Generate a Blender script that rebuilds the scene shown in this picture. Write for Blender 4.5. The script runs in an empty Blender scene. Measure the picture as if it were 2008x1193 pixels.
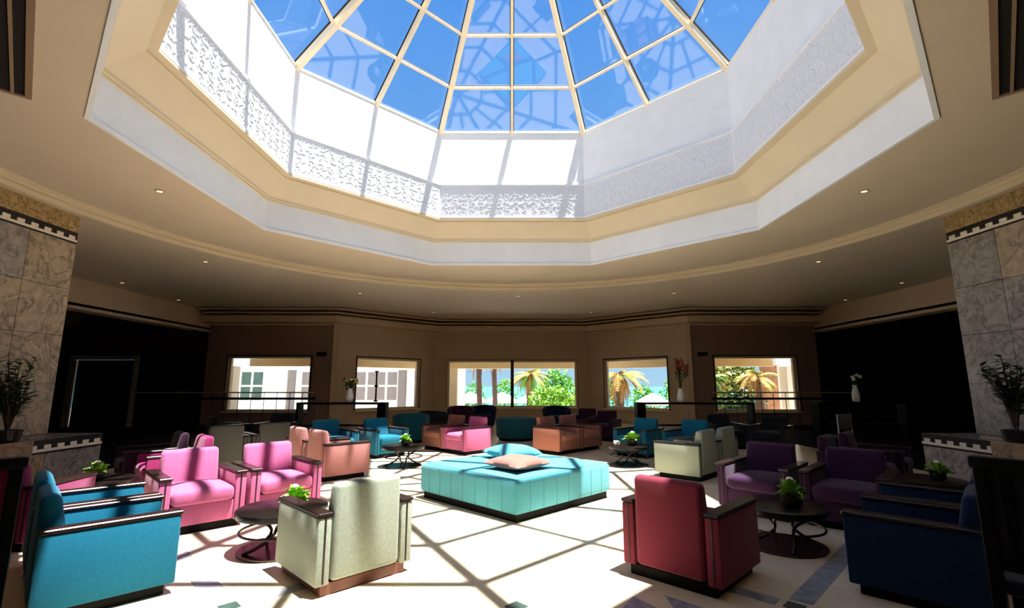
import bpy, bmesh, math, random
from mathutils import Vector, Matrix
R = math.radians
random.seed(7)
scene = bpy.context.scene
COL = scene.collection

# ------------------------------------------------------------------ camera
cam_data = bpy.data.cameras.new('camera')
cam_data.sensor_width = 36.0
cam_data.lens = 950.0 / 2008.0 * 36.0
cam_data.clip_end = 3000
cam = bpy.data.objects.new('camera', cam_data)
cam.location = (0, 0, 1.5)
cam.rotation_euler = (R(90 + 9.5), 0, 0)
COL.objects.link(cam)
scene.camera = cam

# ------------------------------------------------------------------ sky, sun, exposure
world = bpy.data.worlds.new('sky')
scene.world = world
world.use_nodes = True
wn, wl = world.node_tree.nodes, world.node_tree.links
wn.clear()
w_out = wn.new('ShaderNodeOutputWorld')
w_bg = wn.new('ShaderNodeBackground')
w_tc = wn.new('ShaderNodeTexCoord')
w_sep = wn.new('ShaderNodeSeparateXYZ')
w_ramp = wn.new('ShaderNodeValToRGB')
w_ramp.color_ramp.elements[0].position = 0.0
w_ramp.color_ramp.elements[0].color = (0.46, 0.74, 0.96, 1)
w_ramp.color_ramp.elements[1].position = 0.75
w_ramp.color_ramp.elements[1].color = (0.085, 0.33, 0.93, 1)
e = w_ramp.color_ramp.elements.new(0.25)
e.color = (0.23, 0.52, 0.95, 1)
wl.new(w_tc.outputs['Generated'], w_sep.inputs[0])
wl.new(w_sep.outputs['Z'], w_ramp.inputs[0])
wl.new(w_ramp.outputs[0], w_bg.inputs['Color'])
wl.new(w_bg.outputs[0], w_out.inputs['Surface'])
w_bg.inputs['Strength'].default_value = 0.95

sun_data = bpy.data.lights.new('sun', 'SUN')
sun_data.energy = 25.0
sun_data.angle = R(0.6)
sun_data.color = (1.0, 0.965, 0.91)
sun = bpy.data.objects.new('sun', sun_data)
sun.rotation_euler = Vector((-0.20, 0.068, -1)).to_track_quat('-Z', 'Y').to_euler()
sun.location = (3, -2, 30)
COL.objects.link(sun)

scene.view_settings.view_transform = 'Standard'
scene.view_settings.look = 'None'
scene.view_settings.gamma = 1.0
scene.view_settings.use_curve_mapping = False
scene.view_settings.exposure = 0.0
scene.cycles.max_bounces = 10
scene.cycles.diffuse_bounces = 5
scene.cycles.transparent_max_bounces = 16
scene.cycles.sample_clamp_indirect = 6.0
scene.cycles.caustics_reflective = False
scene.cycles.caustics_refractive = False

# ------------------------------------------------------------------ materials
def lin(c):
    return tuple(((v / 255.0) / 12.92 if v <= 10 else (((v / 255.0) + 0.055) / 1.055) ** 2.4) for v in c)

MATS = {}
def mat(name, rgb, rough=0.6, var=0.08, scale=6.0, metal=0.0, bump=0.0, bscale=None, spec=0.4, sheen=0.0):
    if name in MATS:
        return MATS[name]
    m = bpy.data.materials.new(name)
    m.use_nodes = True
    nt = m.node_tree
    b = nt.nodes['Principled BSDF']
    c = lin(rgb)
    b.inputs['Roughness'].default_value = rough
    b.inputs['Metallic'].default_value = metal
    b.inputs['Specular IOR Level'].default_value = spec
    if sheen:
        b.inputs['Sheen Weight'].default_value = sheen
    tc = nt.nodes.new('ShaderNodeTexCoord')
    nz = nt.nodes.new('ShaderNodeTexNoise')
    nz.inputs['Scale'].default_value = scale
    nz.inputs['Detail'].default_value = 4
    nt.links.new(tc.outputs['Object'], nz.inputs['Vector'])
    rp = nt.nodes.new('ShaderNodeValToRGB')
    rp.color_ramp.elements[0].position = 0.3
    rp.color_ramp.elements[1].position = 0.7
    rp.color_ramp.elements[0].color = tuple(v * (1 - var) for v in c) + (1,)
    rp.color_ramp.elements[1].color = tuple(min(1, v * (1 + var)) for v in c) + (1,)
    nt.links.new(nz.outputs['Fac'], rp.inputs[0])
    nt.links.new(rp.outputs[0], b.inputs['Base Color'])
    if bump:
        n2 = nt.nodes.new('ShaderNodeTexNoise')
        n2.inputs['Scale'].default_value = bscale or 200
        n2.inputs['Detail'].default_value = 3
        nt.links.new(tc.outputs['Object'], n2.inputs['Vector'])
        bp = nt.nodes.new('ShaderNodeBump')
        bp.inputs['Strength'].default_value = bump
        bp.inputs['Distance'].default_value = 0.01
        nt.links.new(n2.outputs['Fac'], bp.inputs['Height'])
        nt.links.new(bp.outputs[0], b.inputs['Normal'])
    MATS[name] = m
    return m

def marble(name, base, vein, scale=1.6, rough=0.25, amt=0.55):
    vein = tuple(int(a * 0.62 + b * 0.38) for a, b in zip(vein, base))
    m = bpy.data.materials.new(name)
    m.use_nodes = True
    nt = m.node_tree
    b = nt.nodes['Principled BSDF']
    b.inputs['Roughness'].default_value = rough
    tc = nt.nodes.new('ShaderNodeTexCoord')
    geo = nt.nodes.new('ShaderNodeNewGeometry')
    n1 = nt.nodes.new('ShaderNodeTexNoise')
    n1.inputs['Scale'].default_value = scale
    n1.inputs['Detail'].default_value = 8
    n1.inputs['Roughness'].default_value = 0.65
    n1.inputs['Distortion'].default_value = 1.6
    nt.links.new(geo.outputs['Position'], n1.inputs['Vector'])
    rp = nt.nodes.new('ShaderNodeValToRGB')
    cr = rp.color_ramp
    cr.elements[0].position = 0.30
    cr.elements[0].color = lin(base) + (1,)
    cr.elements[1].position = 0.75
    cr.elements[1].color = lin(tuple(int(v * 0.9) for v in base)) + (1,)
    for p, c in ((0.47, tuple(int(v * 0.95) for v in base)), (0.5, vein), (0.53, tuple(int(v * 1.0) for v in base))):
        el = cr.elements.new(p)
        el.color = lin(c) + (1,)
    nt.links.new(n1.outputs['Fac'], rp.inputs[0])
    n2 = nt.nodes.new('ShaderNodeTexNoise')
    n2.inputs['Scale'].default_value = scale * 5
    n2.inputs['Detail'].default_value = 6
    nt.links.new(geo.outputs['Position'], n2.inputs['Vector'])
    mx = nt.nodes.new('ShaderNodeMix')
    mx.data_type = 'RGBA'
    mx.blend_type = 'MULTIPLY'
    mx.inputs['Factor'].default_value = amt
    nt.links.new(rp.outputs[0], mx.inputs['A'])
    r2 = nt.nodes.new('ShaderNodeValToRGB')
    r2.color_ramp.elements[0].position = 0.35
    r2.color_ramp.elements[0].color = (0.45, 0.45, 0.45, 1)
    r2.color_ramp.elements[1].position = 0.6
    r2.color_ramp.elements[1].color = (1, 1, 1, 1)
    nt.links.new(n2.outputs['Fac'], r2.inputs[0])
    nt.links.new(r2.outputs[0], mx.inputs['B'])
    nt.links.new(mx.outputs['Result'], b.inputs['Base Color'])
    MATS[name] = m
    return m

def glass(name, tint=(1, 1, 1), ior=1.45):
    m = bpy.data.materials.new(name)
    m.use_nodes = True
    nt = m.node_tree
    nt.nodes.clear()
    out = nt.nodes.new('ShaderNodeOutputMaterial')
    tr = nt.nodes.new('ShaderNodeBsdfTransparent')
    tr.inputs[0].default_value = tint + (1,)
    gl = nt.nodes.new('ShaderNodeBsdfGlossy')
    gl.inputs['Roughness'].default_value = 0.02
    lw = nt.nodes.new('ShaderNodeLayerWeight')
    lw.inputs['Blend'].default_value = 0.5
    pw = nt.nodes.new('ShaderNodeMath'); pw.operation = 'POWER'
    pw.inputs[1].default_value = 5.0
    ma = nt.nodes.new('ShaderNodeMath'); ma.operation = 'MULTIPLY_ADD'
    f0 = ((ior - 1) / (ior + 1)) ** 2 * 1.2
    ma.inputs[1].default_value = 1 - f0
    ma.inputs[2].default_value = f0
    nt.links.new(lw.outputs['Facing'], pw.inputs[0])
    nt.links.new(pw.outputs[0], ma.inputs[0])
    mx = nt.nodes.new('ShaderNodeMixShader')
    nt.links.new(ma.outputs[0], mx.inputs[0])
    nt.links.new(tr.outputs[0], mx.inputs[1])
    nt.links.new(gl.outputs[0], mx.inputs[2])
    nt.links.new(mx.outputs[0], out.inputs[0])
    MATS[name] = m
    return m

def lampmat(name, rgb, strength):
    m = bpy.data.materials.new(name)
    m.use_nodes = True
    b = m.node_tree.nodes['Principled BSDF']
    b.inputs['Base Color'].default_value = lin(rgb) + (1,)
    b.inputs['Emission Color'].default_value = lin(rgb) + (1,)
    b.inputs['Emission Strength'].default_value = strength
    MATS[name] = m
    return m

M_CEIL = mat('beige_ceiling_paint', (204, 190, 170), 0.7, 0.03, 1.5)
M_SOFF = mat('cream_soffit_paint', (216, 202, 176), 0.7, 0.03, 1.5)
M_WHITE = mat('white_plaster', (241, 243, 247), 0.75, 0.03, 3)
M_BAND = mat('cool_white_band_paint', (228, 233, 240), 0.7, 0.03, 3)
M_FRIEZE = mat('carved_white_plaster', (226, 229, 236), 0.8, 0.06, 30, bump=0.3, bscale=60)
M_TAN = mat('tan_wall_paint', (196, 173, 144), 0.75, 0.05, 2)
M_BROWN = mat('brown_wall_paint', (146, 120, 104), 0.75, 0.05, 2)
M_CORN = mat('tan_cornice_paint', (204, 178, 148), 0.7, 0.04, 2)
M_BEAM = mat('beam_paint', (198, 174, 146), 0.7, 0.04, 2)
M_DARKROOM = mat('aisle_shade_dark', (26, 18, 16), 0.6, 0.3, 5)  # shade of the side rooms put into their wall and ceiling colour
M_BLACK = mat('doorway_shade_black', (8, 7, 8), 0.8, 0.2, 5)
M_CREAMFRAME = mat('cream_window_frame', (232, 218, 186), 0.5, 0.03, 5)
M_DKFRAME = mat('dark_bronze_frame', (52, 38, 30), 0.5, 0.1, 8)
M_RIB = mat('cream_enamel_rib', (240, 222, 190), 0.35, 0.03, 5)
M_SEAL = mat('black_rubber_seal', (22, 20, 18), 0.6, 0.1, 8)
M_GLASS = glass('skylight_glass', (0.97, 0.985, 1.0), 1.5)
M_WGLASS = glass('window_glass', (1, 1, 1), 1.3)
M_FLOORB = mat('floor_screed', (186, 166, 132), 0.5, 0.05, 3)
M_TILE = mat('cream_marble_tile', (212, 196, 168), 0.22, 0.07, 2.5)
M_INLAY = mat('blue_grey_marble_inlay', (138, 142, 148), 0.25, 0.25, 14)
M_INLAYD = mat('dark_green_marble_inlay', (48, 66, 62), 0.25, 0.2, 14)
M_INLAYB = mat('brown_marble_inlay', (150, 112, 78), 0.25, 0.12, 8)
M_MARBLE = marble('grey_beige_marble', (176, 160, 140), (92, 80, 68), 1.5)
M_MARBLE2 = marble('cool_grey_marble', (156, 150, 148), (80, 74, 72), 1.9)
M_MARBLE3 = marble('warm_brown_marble', (170, 144, 118), (96, 76, 60), 2.2)
M_GOLD = marble('gilded_carved_stone', (186, 158, 112), (98, 68, 34), 3.5)
M_WOOD = mat('dark_stained_wood', (30, 16, 14), 0.3, 0.25, 12, spec=0.35)
M_WOODR = mat('red_brown_plinth_wood', (92, 48, 32), 0.4, 0.2, 12)
M_BLACKW = mat('black_lacquered_wood', (6, 5, 6), 0.5, 0.2, 10, spec=0.08)
M_TABLE = mat('black_brown_table_lacquer', (14, 9, 8), 0.3, 0.2, 10, spec=0.2)
M_METAL = mat('dark_bronze_metal', (50, 40, 38), 0.35, 0.1, 10, metal=0.7)
M_PALEM = mat('pale_grey_metal', (180, 174, 166), 0.4, 0.05, 10, metal=0.3)
M_TRAY = mat('brown_mirror_plate', (70, 50, 42), 0.25, 0.1, 6, metal=0.3)
def fabric(name, rgb, var=0.10, k=0.60):
    c_ = [v * k for v in lin(rgb)]
    rgb = tuple(255 * (1.055 * v ** (1 / 2.4) - 0.055 if v > 0.0031 else 12.92 * v) for v in c_)
    return mat(name, rgb, 0.85, var, 40, bump=0.35, bscale=320, spec=0.15, sheen=0.15)
F_SAGE = fabric('sage_grey_fabric', (172, 182, 164))
F_RED = fabric('crimson_fabric', (144, 46, 70))
F_PINK = fabric('pink_fabric', (212, 108, 158))
F_BLUE = fabric('cerulean_fabric', (0, 116, 148))
F_NAVY = fabric('deep_blue_fabric', (4, 40, 80))
F_PURPLE = fabric('purple_fabric', (60, 20, 64))
F_PLUM = fabric('plum_fabric', (54, 14, 48))
F_ROSE = fabric('dusty_rose_fabric', (190, 126, 122))
F_BROWN = fabric('salmon_brown_fabric', (172, 108, 90))
F_MAG = fabric('magenta_fabric', (164, 40, 106))
F_AQUA = fabric('aqua_fabric', (92, 188, 206))
F_TEAL = fabric('teal_fabric', (22, 98, 112))
F_CHAR = fabric('charcoal_fabric', (34, 32, 36))
F_GREY = fabric('grey_fabric', (92, 92, 88))
F_SALM = fabric('salmon_pink_fabric', (190, 118, 106))
M_LEAF = mat('lime_green_leaf', (112, 160, 44), 0.5, 0.3, 20)
M_LEAFD = mat('dark_green_leaf', (44, 74, 28), 0.45, 0.35, 14)
M_HEDGE = mat('hedge_green_leaf', (86, 150, 44), 0.6, 0.3, 6)
M_PALMF = mat('yellow_green_palm_leaf', (116, 120, 50), 0.6, 0.35, 4)
M_PALMO = mat('orange_dry_palm_leaf', (160, 122, 60), 0.7, 0.25, 4)
M_TRUNK = mat('palm_bark', (78, 60, 52), 0.85, 0.3, 12, bump=0.6, bscale=30)
M_PETW = mat('white_petal', (244, 240, 228), 0.6, 0.04, 20)
M_PETY = mat('pale_yellow_petal', (222, 200, 110), 0.6, 0.15, 20)
M_PETO = mat('rust_orange_petal', (150, 62, 28), 0.6, 0.3, 20)
M_POT = mat('dark_glazed_pot', (40, 34, 32), 0.25, 0.1, 10)
M_CERAM = mat('white_ceramic', (238, 234, 228), 0.2, 0.03, 6)
M_DENTB = mat('black_marble_band', (24, 20, 22), 0.3, 0.2, 12)
M_DENTW = mat('white_marble_dentil', (226, 220, 208), 0.4, 0.06, 12)
M_GRILLE = mat('dark_duct_interior', (12, 8, 8), 0.8, 0.1, 5)
M_SLAT = mat('taupe_grille_slat', (150, 126, 104), 0.4, 0.05, 8, metal=0.2)
M_TERR = mat('pale_terrace_paving', (226, 220, 206), 0.8, 0.05, 1)
M_SAND = mat('pale_garden_sand', (224, 214, 198), 0.9, 0.1, 0.4)
M_SEA = mat('turquoise_sea', (70, 150, 190), 0.35, 0.1, 0.02)
M_EXT = mat('white_exterior_render', (240, 238, 230), 0.8, 0.03, 1)
M_EXTC = mat('cream_exterior_render', (238, 222, 190), 0.8, 0.03, 1)
M_DRAPE = mat('pale_grey_drape', (122, 116, 114), 0.9, 0.06, 5)
M_SHUT = mat('green_grey_shutter', (58, 82, 76), 0.6, 0.15, 3)
M_BRICK = mat('brown_brick_pillar', (128, 88, 58), 0.85, 0.25, 6)
M_CANV = mat('white_canvas', (244, 242, 238), 0.85, 0.02, 3)
M_BULB = lampmat('warm_bulb', (255, 214, 160), 1.6)

# ------------------------------------------------------------------ mesh helpers
def finish(bm, name, angle=35, smooth=True):
    bmesh.ops.recalc_face_normals(bm, faces=bm.faces[:])
    me = bpy.data.meshes.new(name)
    bm.to_mesh(me)
    bm.free()
    if smooth and len(me.polygons):
        me.polygons.foreach_set('use_smooth', [True] * len(me.polygons))
        me.set_sharp_from_angle(angle=R(angle))
    return me

def obj(name, me, m=None, parent=None, loc=(0, 0, 0), rot=(0, 0, 0)):
    if isinstance(me, bmesh.types.BMesh):
        me = finish(me, name)
    o = bpy.data.objects.new(name, me)
    COL.objects.link(o)
    if m is not None and me is not None and len(me.materials) == 0:
        me.materials.append(m)
    o.parent = parent
    o.location = loc
    o.rotation_euler = rot
    return o

def tag(o, label=None, cat=None, group=None, kind=None):
    if label: o['label'] = label
    if cat: o['category'] = cat
    if group: o['group'] = group
    if kind: o['kind'] = kind
    return o

def thing(name, label, cat, loc=(0, 0, 0), rz=0.0, group=None):
    o = bpy.data.objects.new(name, None)
    o.empty_display_size = 0.2
    COL.objects.link(o)
    o.location = loc
    o.rotation_euler = (0, 0, rz)
    return tag(o, label, cat, group)

def struct(name, me, m=None, label=None, loc=(0, 0, 0), rot=(0, 0, 0)):
    o = obj(name, me, m, None, loc, rot)
    o['kind'] = 'structure'
    if label: o['label'] = label
    return o

def children_of(o):
    return [c for c in bpy.data.objects if c.parent == o]

def copy_tree(src, parent=None):
    c = src.copy()
    COL.objects.link(c)
    c.parent = parent
    for ch in list(src.children):
        copy_tree(ch, c)
    return c

def add_box(bm, x0, x1, y0, y1, z0, z1, mtx=None):
    v = [bm.verts.new(p) for p in ((x0, y0, z0), (x1, y0, z0), (x1, y1, z0), (x0, y1, z0),
                                   (x0, y0, z1), (x1, y0, z1), (x1, y1, z1), (x0, y1, z1))]
    if mtx is not None:
        for q in v: q.co = mtx @ q.co
    for f in ((0, 3, 2, 1), (4, 5, 6, 7), (0, 1, 5, 4), (1, 2, 6, 5), (2, 3, 7, 6), (3, 0, 4, 7)):
        bm.faces.new([v[i] for i in f])
    return v

def box(x0, x1, y0, y1, z0, z1, r=0.0, seg=2):
    bm = bmesh.new()
    add_box(bm, x0, x1, y0, y1, z0, z1)
    if r > 0:
        bmesh.ops.bevel(bm, geom=bm.edges[:], offset=r, segments=seg, affect='EDGES', profile=0.5)
    return bm

def add_tube(bm, pts, r, n=8, cap=True):
    """Round tube through pts; r is a number or a list."""
    pts = [Vector(p) for p in pts]
    rs = r if isinstance(r, (list, tuple)) else [r] * len(pts)
    rings = []
    prev = None
    for i, p in enumerate(pts):
        t = (pts[min(i + 1, len(pts) - 1)] - pts[max(i - 1, 0)]).normalized()
        a = prev if prev is not None else (Vector((0, 0, 1)) if abs(t.z) < 0.9 else Vector((1, 0, 0)))
        u = (a - t * a.dot(t)).normalized()
        prev = u
        w = t.cross(u)
        rings.append([bm.verts.new(p + (u * math.cos(2 * math.pi * k / n) + w * math.sin(2 * math.pi * k / n)) * rs[i]) for k in range(n)])
    for a, b in zip(rings, rings[1:]):
        for k in range(n):
            bm.faces.new((a[k], a[(k + 1) % n], b[(k + 1) % n], b[k]))
    if cap:
        bm.faces.new(rings[0][::-1])
        bm.faces.new(rings[-1])

def tube(pts, r, n=8):
    bm = bmesh.new()
    add_tube(bm, pts, r, n)
    return bm

def lathe(prof, n=24):
    """Solid of revolution about z: prof = [(r, z), ...] bottom to top."""
    bm = bmesh.new()
    rings = []
    for r, z in prof:
        if r < 1e-5:
            rings.append([bm.verts.new((0, 0, z))])
        else:
            rings.append([bm.verts.new((r * math.cos(2 * math.pi * k / n), r * math.sin(2 * math.pi * k / n), z)) for k in range(n)])
    for a, b in zip(rings, rings[1:]):
        for k in range(n):
            k2 = (k + 1) % n
            if len(a) == 1 and len(b) == 1: continue
            if len(a) == 1: bm.faces.new((a[0], b[k2], b[k]))
            elif len(b) == 1: bm.faces.new((a[k], a[k2], b[0]))
            else: bm.faces.new((a[k], a[k2], b[k2], b[k]))
    if len(rings[0]) > 1: bm.faces.new(rings[0][::-1])
    if len(rings[-1]) > 1: bm.faces.new(rings[-1])
    return bm

def add_prism(bm, poly, z0, z1):
    a = [bm.verts.new((p[0], p[1], z0)) for p in poly]
    b = [bm.verts.new((p[0], p[1], z1)) for p in poly]
    n = len(poly)
    bm.faces.new(a[::-1]); bm.faces.new(b)
    for k in range(n):
        bm.faces.new((a[k], a[(k + 1) % n], b[(k + 1) % n], b[k]))

def add_torus(bm, c, R0, r, n=32, m=8):
    rings = []
    for i in range(n):
        A = 2 * math.pi * i / n
        rings.append([bm.verts.new((c[0] + (R0 + r * math.cos(B)) * math.cos(A), c[1] + (R0 + r * math.cos(B)) * math.sin(A), c[2] + r * math.sin(B)))
                      for B in (2 * math.pi * j / m for j in range(m))])
    for i in range(n):
        a, b = rings[i], rings[(i + 1) % n]
        for j in range(m):
            bm.faces.new((a[j], b[j], b[(j + 1) % m], a[(j + 1) % m]))

def face_rot(fx, fy):
    """z rotation that turns local +Y to (fx, fy)"""
    return math.atan2(-fx, fy)

# ================================================================== THE ROOM
CX, CY = 0.0, 6.84          # centre of the skylight
Z_MID, Z_OUT = 4.40, 4.25
A_OUT, A_IN = 4.66, 4.20   # apothems of the octagons
T8 = math.tan(R(22.5))
def octo(a):
    r = a / math.cos(R(22.5))
    return [(CX + r * math.cos(R(22.5 + 45 * k)), CY + r * math.sin(R(22.5 + 45 * k))) for k in range(8)]

# ---- floor
YB, YF = -5.0, 25.0
bm = box(-18.5, 18.5, YB, 23.9, -0.25, -0.003)
floor = struct('floor', bm, M_FLOORB)
tile_me = finish(box(-0.2985, 0.2985, -0.2985, 0.2985, -0.012, 0.0, 0.0015, 1), 'floor_tile', smooth=False)
tile_me.materials.append(M_TILE)
tiles = sorted(((-6.0 + 0.6 * i, 3.0 + 0.6 * j) for i in range(21) for j in range(18)), key=lambda p: abs(p[0]) * 0.8 + p[1])[:296]
for (x, y) in tiles:
    obj('floor_tile', tile_me, None, floor, (x, y, 0))
rest = bmesh.new()
have = set((round(x, 2), round(y, 2)) for x, y in tiles)
for i in range(-29, 30):
    for j in range(-13, 35):
        x, y = 0.6 * i, 3.0 + 0.6 * j
        if (round(x, 2), round(y, 2)) not in have and abs(x) < 17.8 and y > YB + 0.4 and y < 21.0 - max(0, abs(x) - 3.2) * 0.9:
            add_box(rest, x - 0.2985, x + 0.2985, y - 0.2985, y + 0.2985, -0.012, 0.0)
tag(obj('floor_tile_field', finish(rest, 'floor_tile_field', smooth=False), M_TILE, floor), kind='stuff')

M_FLOOR_SHADE = mat('aisle_floor_shade', (24, 18, 18), 0.95, 0.2, 20, spec=0.05)  # added dark sheet: shade of the side areas put into the floor colour
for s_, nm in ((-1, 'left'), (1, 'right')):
    struct('floor_%s_carpet' % nm, finish(box(*sorted((s_ * 7.3, s_ * 18.3)), 8.7, 18.0, -0.002, 0.004), 'shade_sheet', smooth=False), M_FLOOR_SHADE, 'dark sheet standing in for shade on the %s side of the room' % nm)
def inlay(name, poly, m):
    b = bmesh.new()
    add_prism(b, poly, -0.002, 0.0025)
    return obj(name, finish(b, name, smooth=False), m, floor)
def strip(p, q, w, m, name='inlay_band'):
    p, q = Vector(p), Vector(q)
    d = (q - p).normalized()
    n = Vector((-d.y, d.x)) * w / 2
    return inlay(name, [p - n, q - n, q + n, p + n], m)
def diamond(x, y, r, m=M_INLAYD, name='inlay_diamond'):
    return inlay(name, [(x - r, y), (x, y - r), (x + r, y), (x, y + r)], m)
for s in (-1, 1):
    strip((s * 2.02, 3.69), (s * 3.85, 5.52), 0.15, M_INLAY)
    strip((s * 1.86, 3.69), (s * 1.05, 4.50), 0.13, M_INLAY)
    strip((s * 2.02, 3.55), (s * 2.9, 2.67), 0.15, M_INLAY)
    diamond(s * 1.94, 3.62, 0.085)
    inlay('inlay_triangle', [(s * 0.72, 3.55), (s * 1.02, 3.55), (s * 0.87, 3.78)], M_INLAY)
    inlay('inlay_triangle', [(s * 1.10, 3.80), (s * 1.38, 3.52), (s * 1.10, 3.52)], M_INLAY)
    strip((s * 1.55, 3.30), (s * 0.55, 3.30), 0.12, M_INLAY)
diamond(0.03, 3.62, 0.085)

# ---- ceilings
N_C = 96
R_C = 7.05
circ = [(CX + R_C * math.cos(2 * math.pi * k / N_C), CY + R_C * math.sin(2 * math.pi * k / N_C)) for k in range(N_C)]
def plate(outer, inner, z):
    bm = bmesh.new()
    es = []
    for loop in (outer, inner):
        vs = [bm.verts.new((p[0], p[1], z)) for p in loop]
        for a, b in zip(vs, vs[1:] + vs[:1]):
            es.append(bm.edges.new((a, b)))
    bmesh.ops.triangle_fill(bm, use_beauty=True, edges=es)
    return bm
BX = 11.3
struct('ceiling', finish(plate([(-BX, YB), (BX, YB), (BX, 24.0), (-BX, 24.0)], circ, Z_OUT), 'ceiling', smooth=False), M_CEIL)
struct('ceiling_inner', finish(plate(circ, octo(A_OUT), Z_MID), 'ceiling_inner', smooth=False), M_CEIL)
def ring_wall(loop0, z0, loop1, z1):
    bm = bmesh.new()
    a = [bm.verts.new((p[0], p[1], z0)) for p in loop0]
    b = [bm.verts.new((p[0], p[1], z1)) for p in loop1]
    n = len(a)
    for k in range(n):
        bm.faces.new((a[k], a[(k + 1) % n], b[(k + 1) % n], b[k]))
    return bm
def circ_r(r):
    return [(CX + r * math.cos(2 * math.pi * k / N_C), CY + r * math.sin(2 * math.pi * k / N_C)) for k in range(N_C)]
def stepped(loops):
    bm = bmesh.new()
    rows = [[bm.verts.new((p[0], p[1], z)) for p in lp] for lp, z in loops]
    n = len(rows[0])
    for a, b in zip(rows, rows[1:]):
        for k in range(n):
            bm.faces.new((a[k], a[(k + 1) % n], b[(k + 1) % n], b[k]))
    return bm
struct('trim_1', stepped([(circ_r(7.05), Z_OUT), (circ_r(7.05), 4.22), (circ_r(6.98), 4.22), (circ_r(6.98), 4.30), (circ_r(7.0), 4.31),
                          (circ_r(7.0), 4.37), (circ_r(6.93), 4.38), (circ_r(6.93), Z_MID)]), M_SOFF, 'round cream ceiling fascia around the skylight')
struct('trim_2', finish(stepped([(octo(A_OUT + 0.03), 4.40), (octo(A_OUT + 0.03), 4.385), (octo(A_OUT - 0.02), 4.385), (octo(A_OUT - 0.02), 4.43),
                                 (octo(A_OUT), 4.43), (octo(A_OUT), 4.96)]), 't2', 30, False), M_BAND, 'white octagonal band at the lower edge of the skylight shaft')
struct('trim_3', finish(stepped([(octo(A_OUT), 4.96), (octo(A_OUT - 0.03), 4.96), (octo(A_OUT - 0.03), 4.99), (octo(A_OUT - 0.07), 4.99), (octo(A_OUT - 0.07), 5.04),
                                 (octo(A_IN + 0.06), 5.34), (octo(A_IN + 0.06), 5.37), (octo(A_IN - 0.05), 5.37), (octo(A_IN - 0.05), 5.41), (octo(A_IN), 5.41)]), 't3', 30, False), M_SOFF, 'cream sloping octagonal soffit inside the skylight shaft')
struct('wall_shaft', finish(stepped([(octo(A_IN), 5.41), (octo(A_IN), 7.66), (octo(A_OUT + 0.3), 7.66), (octo(A_OUT + 0.3), 4.41)]), 'wall_shaft', 30, False), M_WHITE,
       'white octagonal skylight shaft wall')

# carved frieze: eight panels round the shaft
def frieze_relief(L, h, seed):
    """A flowing arabesque of raised scrolls, drawn as thin raised ribbons on the panel (local x along, z up, -y out)."""
    rnd = random.Random(seed)
    bm = bmesh.new()
    def ribbon(pts, w, d):
        pr = None
        for i, p in enumerate(pts):
            q = pts[min(i + 1, len(pts) - 1)]; o = pts[max(i - 1, 0)]
            tx, tz = q[0] - o[0], q[1] - o[1]
            l = math.hypot(tx, tz) or 1
            nx, nz = -tz / l * w, tx / l * w
            row = [bm.verts.new((p[0] - nx, 0, p[1] - nz)), bm.verts.new((p[0], -d, p[1])), bm.verts.new((p[0] + nx, 0, p[1] + nz))]
            if pr:
                bm.faces.new((pr[0], pr[1], row[1], row[0])); bm.faces.new((pr[1], pr[2], row[2], row[1]))
            pr = row
    n = max(6, int(L / 0.20))
    st = L / n
    rows = 4
    for j in range(rows):
        zc = h * (j + 0.5) / rows
        for i in range(n):
            xc = (i + 0.5) * st - L / 2
            sg = 1 if (i + j) % 2 else -1
            ph = rnd.uniform(0, 6.28)
            ribbon([(xc + (0.008 + 0.0072 * k) * math.cos(ph + sg * k * 0.62), zc + (0.008 + 0.0072 * k) * math.sin(ph + sg * k * 0.62)) for k in range(12)], 0.010, 0.007)
            for q in range(3):
                a = ph + q * 2.1
                cx_, cz_ = xc + 0.085 * math.cos(a), zc + 0.07 * math.sin(a)
                ribbon([(cx_ - 0.05 * math.cos(a + 1) , cz_ - 0.05 * math.sin(a + 1)), (cx_, cz_), (cx_ + 0.04 * math.cos(a + 0.5), cz_ + 0.04 * math.sin(a + 0.5))], 0.012, 0.007)
    return finish(bm, 'carved_relief', 60)
side_in = 2 * (A_IN - 0.03) * T8
for k in range(8):
    ang = 45 * k
    mx = CX + (A_IN - 0.03) * math.sin(R(ang)); my = CY + (A_IN - 0.03) * math.cos(R(ang))
    root = struct('trim_%d' % (10 + k), finish(box(-side_in / 2, side_in / 2, 0, 0.03, 0, 0.86), 'frieze_panel', smooth=False), M_FRIEZE,
                  'carved white plaster frieze panel of the skylight shaft', (mx, my, 5.411), (0, 0, -R(ang)))
    if k in (0, 1, 2, 6, 7):
        tag(obj('carved_relief', frieze_relief(side_in - 0.1, 0.78, k), M_FRIEZE, root, (0, -0.001, 0.04)), kind='stuff')
    for z0, z1 in ((0.0, 0.035), (0.825, 0.86)):
        obj('border', finish(box(-side_in / 2, side_in / 2, -0.022, 0, z0, z1), 'border', smooth=False), M_WHITE, root)

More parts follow.
